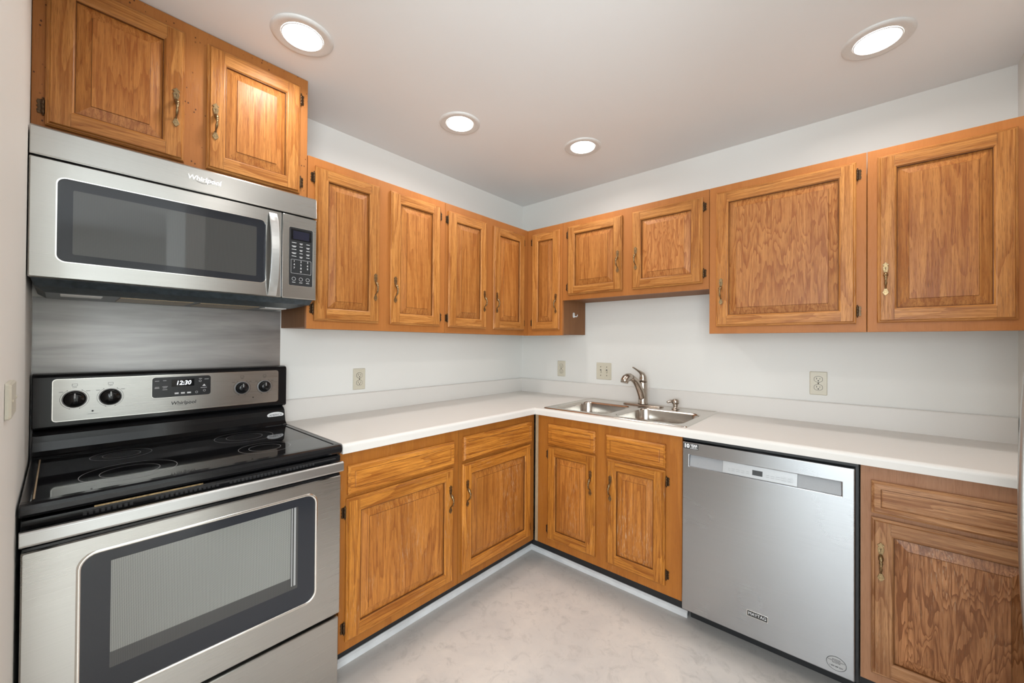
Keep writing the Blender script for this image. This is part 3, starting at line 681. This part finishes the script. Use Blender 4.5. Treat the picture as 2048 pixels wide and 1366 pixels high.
# ------------------------------------------------------------------ microwave
def rrframe(mb, outer, ro, inner, ri, y0, y1, m=0, depth_in=.006):
    a = rr(*outer, ro); b = rr(*inner, ri)
    mb.loops([[(x, y1, z) for x, z in a], [(x, y0+.003, z) for x, z in a], [(x+(.003 if x < (outer[0]+outer[1])/2 else -.003), y0, z+(.003 if z < (outer[2]+outer[3])/2 else -.003)) for x, z in a],
              [(x, y0, z) for x, z in b], [(x, y0+depth_in, z) for x, z in b]], m)
def fillrr(mb, rect, r, y, m=0, y1=None):
    p = rr(*rect, r)
    if y1 is None: mb.add([(x, y, z) for x, z in p], [tuple(range(len(p)))], m)
    else: mb.loops([[(x, y1, z) for x, z in p], [(x, y, z) for x, z in p]], m, True, True, True)
def microwave():
    W_ = .7635; t = thing('microwave', 'stainless over-the-range microwave with dark window and curved handle', 'microwave', (.0, -2.5805, 1.440), PI/2)
    F = -.397
    MB().box(.003, W_-.003, -.370, -.003, .034, .4585).build('body', 'black_matte', t, .002)
    # bottom tray
    mb = MB().loops([[(.004, -.372, .0338), (W_-.004, -.372, .0338), (W_-.004, -.02, .0338), (.004, -.02, .0338)],
                     [(.010, -.355, .014), (W_-.010, -.355, .014), (W_-.010, -.02, .014), (.010, -.02, .014)],
                     [(.030, -.300, 0.0), (W_-.055, -.300, 0.0), (W_-.055, -.03, 0.0), (.030, -.03, 0.0)]], 0, True, True, True)
    mb.build('underside_tray', 'micro_under', t, .002)
    for a in (.19, .40): MB().box(a, a+.19, -.28, -.10, -.0025, .002).build('grease_filter', 'filter', t, .001)
    MB().box(.06, .15, -.27, -.20, -.003, .002).build('light_cover', 'white_plastic', t, .001)
    MB().box(W_-.15, W_-.07, -.27, -.20, -.003, .002).build('light_cover', 'white_plastic', t, .001)
    # vent fascia on top
    mb = MB().prism_x([(-.368, .371), (F, .371), (F+.001, .375), (F+.006, .450), (F+.010, .4555), (-.368, .4585)], .0, W_)
    mb.build('vent_fascia', 'steel', t, .002)
    dx = .6305
    mb = MB(); rrframe(mb, (.0, dx, .033, .3665), .004, (.049, .578, .080, .3225), .020, F, -.371)
    d = mb.build('door', 'steel', t)
    mb = MB(); a = rr(.049, .578, .080, .3225, .020); b = rr(.052, .575, .083, .3195, .018)
    mb.loops([[(x, F-.0006, z) for x, z in a], [(x, F-.0006, z) for x, z in b], [(x, F+.004, z) for x, z in b]], 0); mb.build('window_bezel', 'chrome', d)
    mb = MB(); fillrr(mb, (.049, .578, .080, .3225), .018, F+.0030, 0, F+.010); mb.build('window_glass', 'charcoal', d)
    mb = MB(); fillrr(mb, (.082, .545, .106, .291), .004, F+.0024, 0, F+.0030); mb.build('window_screen', 'micro_screen', d)
    # wide arched ribbon handle
    L = []
    for k in range(21):
        u = k/20; z = .035+u*.320; o = math.sin(PI*u)**.75*.036
        L.append([(.583, F-.004-o, z), (.611, F-.006-o, z), (.611, F-.0005-o*.9, z), (.583, F-.0005-o*.9, z)])
    MB().loops(L, 0, True, True, True, False).build('handle', 'steel_handle', d, .0012)
    # control panel
    mb = MB(); rrframe(mb, (dx+.003, W_, .033, .3665), .004, (.655, .7495, .083, .3195), .007, F, -.371, depth_in=.002); cp = mb.build('control_panel', 'steel', t)
    mb = MB(); fillrr(mb, (.655, .7495, .083, .3195), .007, F+.001, 0, F+.008); mb.build('keypad', 'keypad', cp)
    mb = MB(); a = rr(.655, .7495, .083, .3195, .007); b = rr(.657, .7475, .085, .3175, .006)
    mb.loops([[(x, F-.0006, z) for x, z in a], [(x, F-.0006, z) for x, z in b], [(x, F+.0012, z) for x, z in b]], 0); mb.build('keypad_bezel', 'chrome', cp)
    MB().box(.664, .742, F+.0004, F+.001, .268, .311).build('display', 'black_glass', cp)
    MB().box(.672, .733, F+.0001, F+.0005, .272, .305).build('display_screen', 'display', cp)
    mb = MB()
    for r in range(5):
        for c in range(3):
            x = .676+c*.0265; z = .256-r*.0135; w = (.0085, .006, .0065)[c]
            mb.box(x-w, x+w, F+.0006, F+.001, z, z+.0016)
            if (r+c) % 2: mb.box(x-w*.7, x+w*.7, F+.0006, F+.001, z-.0035, z-.0020)
    for x in (.676, .7025, .729): mb.box(x-.006, x+.006, F+.0006, F+.001, .0975, .0990)
    for x in (.676, .7025, .729):
        mb.loops([[(x+r_*math.cos(a), F+.0006, .112+r_*math.sin(a)) for a in [2*PI*k/16 for k in range(16)]] for r_ in (.0072, .0064)])
    a = rr(.665, .742, .134, .190, .003); b = rr(.6656, .7414, .1346, .1894, .003)
    mb.loops([[(x, F+.0006, z) for x, z in a], [(x, F+.0006, z) for x, z in b]])
    mb.build('button_legends', 'white_mark', cp, recalc=False)
    for x, col_ in ((.677, '147'), (.7025, '2580'), (.728, '369')):
        for k, ch in enumerate(col_): text('number_key', ch, .0105, x, F+.0008, .183-.0135*k, 'white_mark', cp, .0001)
    text('logo', 'Whirlpool', .0225, .386, F-.0012+.0036, .4165, 'chrome', t, .0008, .12, .0003)
    mb = MB(); P = [(.386+.024*math.cos(a)+.006*math.sin(a), F+.0020, .4165+.0125*math.sin(a)) for a in [math.radians(205+10*k) for k in range(24)]]
    mb.tube(P, .0006, 6); mb.build('logo_ring', 'grey_plastic', t)
    return t
microwave()

# ------------------------------------------------------------------ range
def cooker():
    W_ = .752; t = thing('range', 'freestanding stainless and black electric range with glass cooktop', 'stove', (0, -2.5785, 0), PI/2)
    MB().box(.004, W_-.004, -.622, -.006, .02, .884).build('body', 'black', t, .003)
    for x in (.04, W_-.07):
        for y in (-.58, -.06): MB().lathe([(.014, 0), (.014, .004), (.008, .006), (.008, .025)], (x, y, 0), n=14).build('foot', 'black_matte', t)
    # cooktop
    mb = MB().prism_x([(-.020, .886), (-.640, .886), (-.655, .889), (-.661, .896), (-.662, .908), (-.658, .916), (-.650, .9195), (-.634, .9200), (-.630, .9172), (-.020, .9172)], .0, W_)
    ct = mb.build('cooktop', 'black', t, .003)
    for xx in (.001, W_-.019): MB().box(xx, xx+.018, -.640, -.12, .9150, .9205).build('side_rim', 'black', ct, .003)
    MB().box(.021, W_-.021, -.6285, -.115, .9170, .9182).build('glass_top', 'black_glass', ct)
    MB().box(.0195, .0225, -.615, -.14, .9176, .9188).build('glass_edge_gleam', 'filler', ct)  # pale strip standing in for the gleam along the glass edge
    def ringz(cx, cy, r):
        m_ = MB()
        for rr_ in (r, r*.62):
            m_.loops([[(cx+q*math.cos(a), cy+q*math.sin(a), .91835) for a in [2*PI*k/48 for k in range(48)]] for q in (rr_, rr_-.0012)])
        m_.build('burner_ring', 'grey_plastic', ct, recalc=False)
    ringz(.20, -.49, .105); ringz(.55, -.49, .080); ringz(.20, -.24, .075); ringz(.55, -.25, .098)
    # riser and control console
    mb = MB().prism_x([(-.010, .9172), (-.128, .9172), (-.130, .921), (-.118, .926), (-.106, .938), (-.098, .965), (-.093, .985), (-.082, .995), (-.066, 1.000), (-.058, 1.006), (-.010, 1.006)], .002, W_-.002)
    rs = mb.build('riser', 'black', t, .0015)
    el = lambda rx, rz: [(.7105+rx*math.cos(a), .966+rz*math.sin(a)) for a in [2*PI*k/40 for k in range(40)]]
    mb = MB()
    def slope(z): return -.098-(.965-z)*.0/1 - .0012
    # oval sticker follows the sloped face
    P0 = el(.034, .0125)
    mb.add([(x, -.0982-(.966-z)*.22, z) for x, z in P0], [tuple(range(40))]); mb.build('oval_sticker', 'white_mark', rs)
    tx = text('sticker_text', 'AMERICA', .0125, .7105, -.0990, .966, 'black_mark', rs, .0001, .1, 0)
    for v in tx.data.vertices: v.co.y -= (.966-v.co.z)*.22
    mb = MB().prism_x([(-.012, 1.004), (-.080, 1.004), (-.090, 1.010), (-.090, 1.175), (-.085, 1.184), (-.070, 1.188), (-.012, 1.188)], .0, W_+.006)
    cs = mb.build('console', 'black', t, .003)
    F = -.0905
    mb = MB(); fillrr(mb, (.044, .722, 1.027, 1.168), .010, F-.0010, 0, F+.002); pn = mb.build('control_panel', 'steel', t, .0008)
    mb = MB(); a = rr(.0432, .7228, 1.0262, 1.1688, .0108); b = rr(.0452, .7208, 1.0282, 1.1668, .009)
    mb.loops([[(x, F-.0015, z) for x, z in a], [(x, F-.0015, z) for x, z in b]]); mb.build('panel_edge', 'chrome', pn)
    # knobs
    for kx, big in ((.094, 1), (.180, 1), (.5805, 0), (.6665, 0)):
        r = .0235 if big else .0215
        k = MB().lathe([(r+.003, F-.001), (r+.003, F-.004), (r, F-.006), (r*.97, F-.016), (r*.90, F-.020), (r*.5, F-.0225), (.0005, F-.0235)], (kx, 0, 1.099), 'y', 36).build('knob', 'black', pn)
        k.data.materials.append(MAT['grey_plastic'])
        MB().lathe([(r+.006, F-.001), (r+.006, F-.0032), (r+.0032, F-.0045)], (kx, 0, 1.099), 'y', 36, 0, True, False).build('knob_skirt', 'grey_plastic', k)
        MB().box(kx-.0016, kx+.0016, F-.0242, F-.0205, 1.103, 1.099+r*.86).build('pointer', 'grey_light', k)
        mk = MB()
        R = r+.0105
        for a0, a1 in ((120, 250), (-70, 60)):
            n = 20; A_ = [math.radians(a0+(a1-a0)*i/n) for i in range(n+1)]
            mk.loops([[(kx+q*math.cos(a), F-.0012, 1.099+q*math.sin(a)) for a in A_] for q in (R, R-.0008)], 0, close=False)
        mk.box(kx-.006, kx+.006, F-.0013, F-.0011, 1.143, 1.1438); mk.box(kx-.006, kx+.006, F-.0013, F-.0011, 1.150, 1.1508)
        mk.box(kx-.0064, kx-.0056, F-.0013, F-.0011, 1.143, 1.1508); mk.box(kx+.0056, kx+.0064, F-.0013, F-.0011, 1.143, 1.1508)
        for a in (60, 120, 250, -70):
            ax, az = kx+R*math.cos(math.radians(a)), 1.099+R*math.sin(math.radians(a)); mk.lathe([(.0013, F-.0014), (.0013, F-.001)], (ax, 0, az), 'y', 8)
        for sx in (-1, 1): mk.box(kx+sx*.031-.005, kx+sx*.031+.005, F-.0013, F-.0011, 1.124, 1.1252)
        mk.build('dial_marks', 'black_mark', pn, recalc=False)
        text('off_mark', 'OFF', .0060, kx, F-.0011, 1.1385, 'black_mark', pn, .0001)
    for dx_ in (.1365, .6225):
        MB().lathe([(.0028, F-.0016), (.0028, F-.001)], (dx_, 0, 1.054), 'y', 14).build('indicator_light', 'black_mark', pn)
        MB().box(dx_-.012, dx_+.012, F-.0014, F-.001, 1.0435, 1.0447).build('indicator_caption', 'grey_mark', pn)
    mb = MB(); fillrr(mb, (.290, .470, 1.082, 1.160), .010, F-.0030, 0, F); ck = mb.build('clock_panel', 'keypad', pn, .0006)
    mb = MB(); a = rr(.289, .471, 1.081, 1.161, .011); b = rr(.291, .469, 1.083, 1.159, .009)
    mb.loops([[(x, F-.0024, z) for x, z in a], [(x, F-.0024, z) for x, z in b]]); mb.build('clock_bezel', 'chrome', ck)
    MB().box(.346, .416, F-.0034, F-.003, 1.121, 1.149).build('clock_display', 'black_glass', ck)
    text('clock_digits', '12:30', .0225, .382, F-.0036, 1.1345, 'led', ck, .0001, .18, .0002, sx=.95)
    mb = MB()
    for x, z, w in ((.304, 1.145, .006), (.326, 1.146, .005), (.304, 1.122, .006), (.304, 1.118, .007), (.327, 1.123, .008), (.327, 1.118, .006), (.327, 1.111, .007), (.436, 1.148, .005), (.456, 1.145, .007), (.447, 1.111, .010)):
        mb.box(x-w, x+w, F-.0034, F-.003, z, z+.0014)
    for x in (.362, .381, .400): mb.box(x-.006, x+.006, F-.0034, F-.003, 1.092, 1.098)
    for x, z in ((.424, 1.095), (.435, 1.139), (.449, 1.100)):
        mb.loops([[(x+q*math.cos(a), F-.0034, z+q*math.sin(a)) for a in [2*PI*k/16 for k in range(16)]] for q in (.0042, .0034)])
    mb.add([(.442, F-.0034, 1.118), (.454, F-.0034, 1.118), (.448, F-.0034, 1.126)], [(0, 1, 2)])
    mb.build('clock_legends', 'white_mark', ck, recalc=False)
    text('logo', 'Whirlpool', .0185, .384, F-.0013, 1.0565, 'black_mark', pn, .0002, .12, .0003)
    P = [(.384+.020*math.cos(a)+.005*math.sin(a), F-.0014, 1.0565+.0105*math.sin(a)) for a in [math.radians(205+10*k) for k in range(24)]]
    MB().tube(P, .0005, 6).build('logo_ring', 'grey_mark', pn)
    # vent trim under the cooktop lip, with slots
    mb = MB().prism_x([(-.60, .812), (-.640, .812), (-.640, .850), (-.652, .860), (-.652, .880), (-.60, .884)], .003, W_-.003)
    for g0, n in ((.10, 9), (.235, 14), (.405, 14), (.565, 9)):
        for k in range(n): mb.box(g0+k*.0105, g0+k*.0105+.0075, -.6532, -.651, .8635, .873, 1)
    vt = mb.build('vent_trim', ['black', 'black_matte'], t, .0012)
    MB().box(.12, .34, -.6529, -.6515, .8795, .8835).build('copper_strip', 'brass', vt)
    # oven door
    D = -.662
    mb = MB(); rrframe(mb, (.004, W_-.004, .305, .809), .004, (.092, .662, .392, .771), .035, D, -.626)
    d = mb.build('oven_door', 'steel', t)
    MB().box(.006, W_-.006, -.655, -.624, .8095, .816).build('door_top', 'black', d)
    mb = MB(); a = rr(.090, .664, .390, .773, .037); b = rr(.098, .656, .398, .765, .031)
    mb.loops([[(x, D-.0005, z) for x, z in a], [(x, D-.0030, z) for x, z in rr(.093, .661, .393, .770, .034)], [(x, D-.0022, z) for x, z in b], [(x, D+.004, z) for x, z in b]], smooth=True); mb.build('window_bezel', 'chrome', d)
    mb = MB(); fillrr(mb, (.092, .662, .392, .771), .031, D+.0028, 0, D+.012); mb.build('glass_border', 'charcoal', d)
    mb = MB(); fillrr(mb, (.150, .601, .462, .737), .003, D+.0022, 1, D+.0028); fillrr(mb, (.151, .578, .502, .7365), .002, D+.0017, 0, D+.0022)
    ow = mb.build('oven_window', ['oven_screen', 'oven_screen_dark'], d)
    for xx, ww in ((.5805, .003), (.588, .006)): MB().box(xx, xx+ww, D+.0014, D+.0022, .474, .7365).build('glass_edge_glint', 'grey_light', ow)  # pale strips painting the bright reflections at the inner glass edge
    # broad flat bar handle
    mb = MB().prism_x([(-.684, .829), (-.690, .832), (-.692, .836), (-.6915, .861), (-.688, .865), (-.680, .866), (-.674, .862), (-.674, .834), (-.678, .829)], .002, W_-.008)
    hb = mb.build('door_handle', 'steel_handle', t, .001)
    for x in (.030, W_-.060): MB().box(x, x+.028, -.678, -.638, .838, .856).build('handle_post', 'black', hb, .002)
    # storage drawer
    MB().box(.006, W_-.006, -.655, -.60, .030, .290).build('drawer_front', 'steel', t, .004)
    return t
cooker()

# ------------------------------------------------------------------ dishwasher
def dishwasher():
    t = thing('dishwasher', 'stainless steel dishwasher with pocket handle between sink and brown cabinet', 'dishwasher', (1.4838, 0, 0))
    W_ = .6165
    MB().box(.002, W_-.002, -.600, -.02, .100, .870).build('tub', 'black_matte', t, .002)
    MB().box(.003, W_-.003, -.618, -.600, .862, .8745).build('top_trim', 'black_matte', t, .001)
    MB().box(.010, W_-.010, -.520, -.500, .0, .100).build('toe_panel', 'black_matte', t, .001)
    MB().box(W_-.012, W_-.002, -.612, -.590, .085, .870).build('side_seal', 'black_matte', t, .001)
    F = -.641; x0, x1, z0, z1 = .0075, .6035, .099, .858; hx0, hx1, hz0, hz1 = .038, .5665, .752, .8025
    xs = [x0, hx0, hx1, x1]; zs = [z0, hz0, hz1, z1]
    bm = bmesh.new(); g = {}
    def vt(i, j, y):
        k = (i, j, y)
        if k not in g: g[k] = bm.verts.new((xs[i], y, zs[j]))
        return g[k]
    B_ = -.603
    for i in range(3):
        for j in range(3):
            if i == 1 and j == 1: continue
            bm.faces.new([vt(i, j, F), vt(i+1, j, F), vt(i+1, j+1, F), vt(i, j+1, F)])
    for i in range(3):
        bm.faces.new([vt(i, 0, F), vt(i+1, 0, F), vt(i+1, 0, B_), vt(i, 0, B_)]); bm.faces.new([vt(i, 3, F), vt(i+1, 3, F), vt(i+1, 3, B_), vt(i, 3, B_)])
        bm.faces.new([vt(0, i, F), vt(0, i+1, F), vt(0, i+1, B_), vt(0, i, B_)]); bm.faces.new([vt(3, i, F), vt(3, i+1, F), vt(3, i+1, B_), vt(3, i, B_)])
    K = -.622
    for (a, b), (c, d_) in ((((1, 1)), ((2, 1))), (((2, 1)), ((2, 2))), (((2, 2)), ((1, 2))), (((1, 2)), ((1, 1)))):
        bm.faces.new([vt(a, b, F), vt(c, d_, F), vt(c, d_, K), vt(a, b, K)])
    bmesh.ops.recalc_face_normals(bm, faces=bm.faces)
    me = bpy.data.meshes.new('door'); bm.to_mesh(me); bm.free(); me.materials.append(MAT['steel_v'])
    d = bpy.data.objects.new('door', me); COL.objects.link(d); d.parent = t
    md = d.modifiers.new('bevel', 'BEVEL'); md.width = .0035; md.segments = 3; md.limit_method = 'ANGLE'; md.angle_limit = math.radians(50)
    mb = MB(); mb.prism_x([(-.605, hz0-.001), (-.637, hz0-.001), (-.637, hz0+.002), (-.624, hz1+.001), (-.605, hz1+.001)], hx0+.0005, hx1-.0005)
    mb.build('pocket_handle', 'grey_plastic', d)
    mb = MB(); mb.prism_x([(-.610, hz0+.001), (-.6405, hz0+.001), (-.6405, hz0+.003), (-.632, hz1-.001), (-.610, hz1-.001)], .1735, .4355)
    cp = mb.build('control_strip', 'grey_light', d, .0008)
    def yy(z): return -.6405+(z-(hz0+.003))/(hz1-hz0-.004)*.0085-.0006
    MB().add([(.284, yy(.766), .766), (.320, yy(.766), .766), (.320, yy(.786), .786), (.284, yy(.786), .786)], [(0, 1, 2, 3)]).build('display', 'black_mark', cp, recalc=False)
    mb = MB()
    for x, w in ((.198, .004), (.214, .006), (.232, .007), (.250, .006), (.268, .005), (.338, .005), (.354, .006), (.372, .007), (.391, .006), (.412, .005)):
        for z in (.774, .767): mb.add([(x-w, yy(z), z), (x+w, yy(z), z), (x+w, yy(z+.0014), z+.0014), (x-w, yy(z+.0014), z+.0014)], [(0, 1, 2, 3)])
    for x in (.391, .413):
        a = rr(x-.0085, x+.0085, .764, .780, .003); b = rr(x-.0079, x+.0079, .7646, .7794, .003)
        mb.loops([[(p, yy(q), q) for p, q in a], [(p, yy(q), q) for p, q in b]])
    mb.build('button_legends', 'grey_mark', cp, recalc=False)
    # badge
    MB().box(.2665, .3405, F-.0012, F+.0005, .1865, .2115).build('badge', 'chrome', d, .0008)
    MB().box(.2685, .3385, F-.0016, F-.0010, .1885, .2095).build('badge_field', 'black_mark', d)
    text('badge_text', 'MAYTAG', .0165, .3035, F-.0018, .1990, 'white_mark', d, .0001, 0, 0, sx=.95)
    # ten-year sticker
    mb = MB(); fillrr(mb, (.0125, .0765, .829, .854), .003, F-.0004, 0, F+.0002); st = mb.build('warranty_sticker', 'black_mark', d)
    text('sticker_text', '10', .024, .0265, F-.0006, .8415, 'white_mark', d, .0001, 0, .0012)
    text('sticker_text', 'YEAR', .0125, .0575, F-.0006, .8460, 'white_mark', d, .0001, 0, .0005)
    text('sticker_text', 'LIMITED\nWARRANTY', .0062, .0575, F-.0006, .8360, 'white_mark', d, .0001, 0, .0001)
    # round registration sticker
    mb = MB(); C_ = lambda r: [(.5525+r*math.cos(a), .1395+r*.86*math.sin(a)) for a in [2*PI*k/48 for k in range(48)]]
    mb.add([(x, F-.0004, z) for x, z in C_(.0275)], [tuple(range(48))]); mb.build('round_sticker', 'grey_light', d, recalc=False)
    mb = MB(); mb.loops([[(x, F-.0006, z) for x, z in C_(.0290)], [(x, F-.0006, z) for x, z in C_(.0274)]]); mb.build('sticker_outline', 'black_mark', d, recalc=False)
    text('round_sticker_text', 'REGISTER\nYOUR WARRANTY\nRECEIVER', .0056, .5525, F-.0006, .1475, 'black_mark', d, .0001, 0, .0001)
    text('round_sticker_text', '1 800 688 2241', .0062, .5525, F-.0006, .1290, 'black_mark', d, .0001, 0, .0002)
    return t
dishwasher()

# ------------------------------------------------------------------ refrigerator, only its handle reaches the frame
def fridge():
    t = thing('refrigerator', 'stainless refrigerator whose long handle shows at the right picture edge', 'refrigerator', (2.479, -.735, 0), -PI/2)
    # local: x = towards the viewer along -y world, front faces -x world
    W_ = .90
    MB().box(.004, W_-.004, .062, .70, .02, 1.75).build('body', 'grey_plastic', t, .004)
    for x in (.05, W_-.08):
        for y in (.10, .62): MB().lathe([(.018, 0), (.018, .01), (.010, .012), (.010, .03)], (x, y, 0), n=12).build('foot', 'black_matte', t)
    for a, b, hx in ((.003, .445, .118), (.455, W_-.003, .50)):
        d = MB().box(a, b, 0, .058, .06, 1.745).build('door', 'steel', t, .008, 3)
        L = []
        P = [(hx, -.004-.052*min(1, math.sin(PI*k/24)**.35 if 0 < k < 24 else 0), .34+1.08*k/24) for k in range(25)]
        MB().tube(P, .0105, 14).build('handle', 'steel_handle', d)
    return t
fridge()
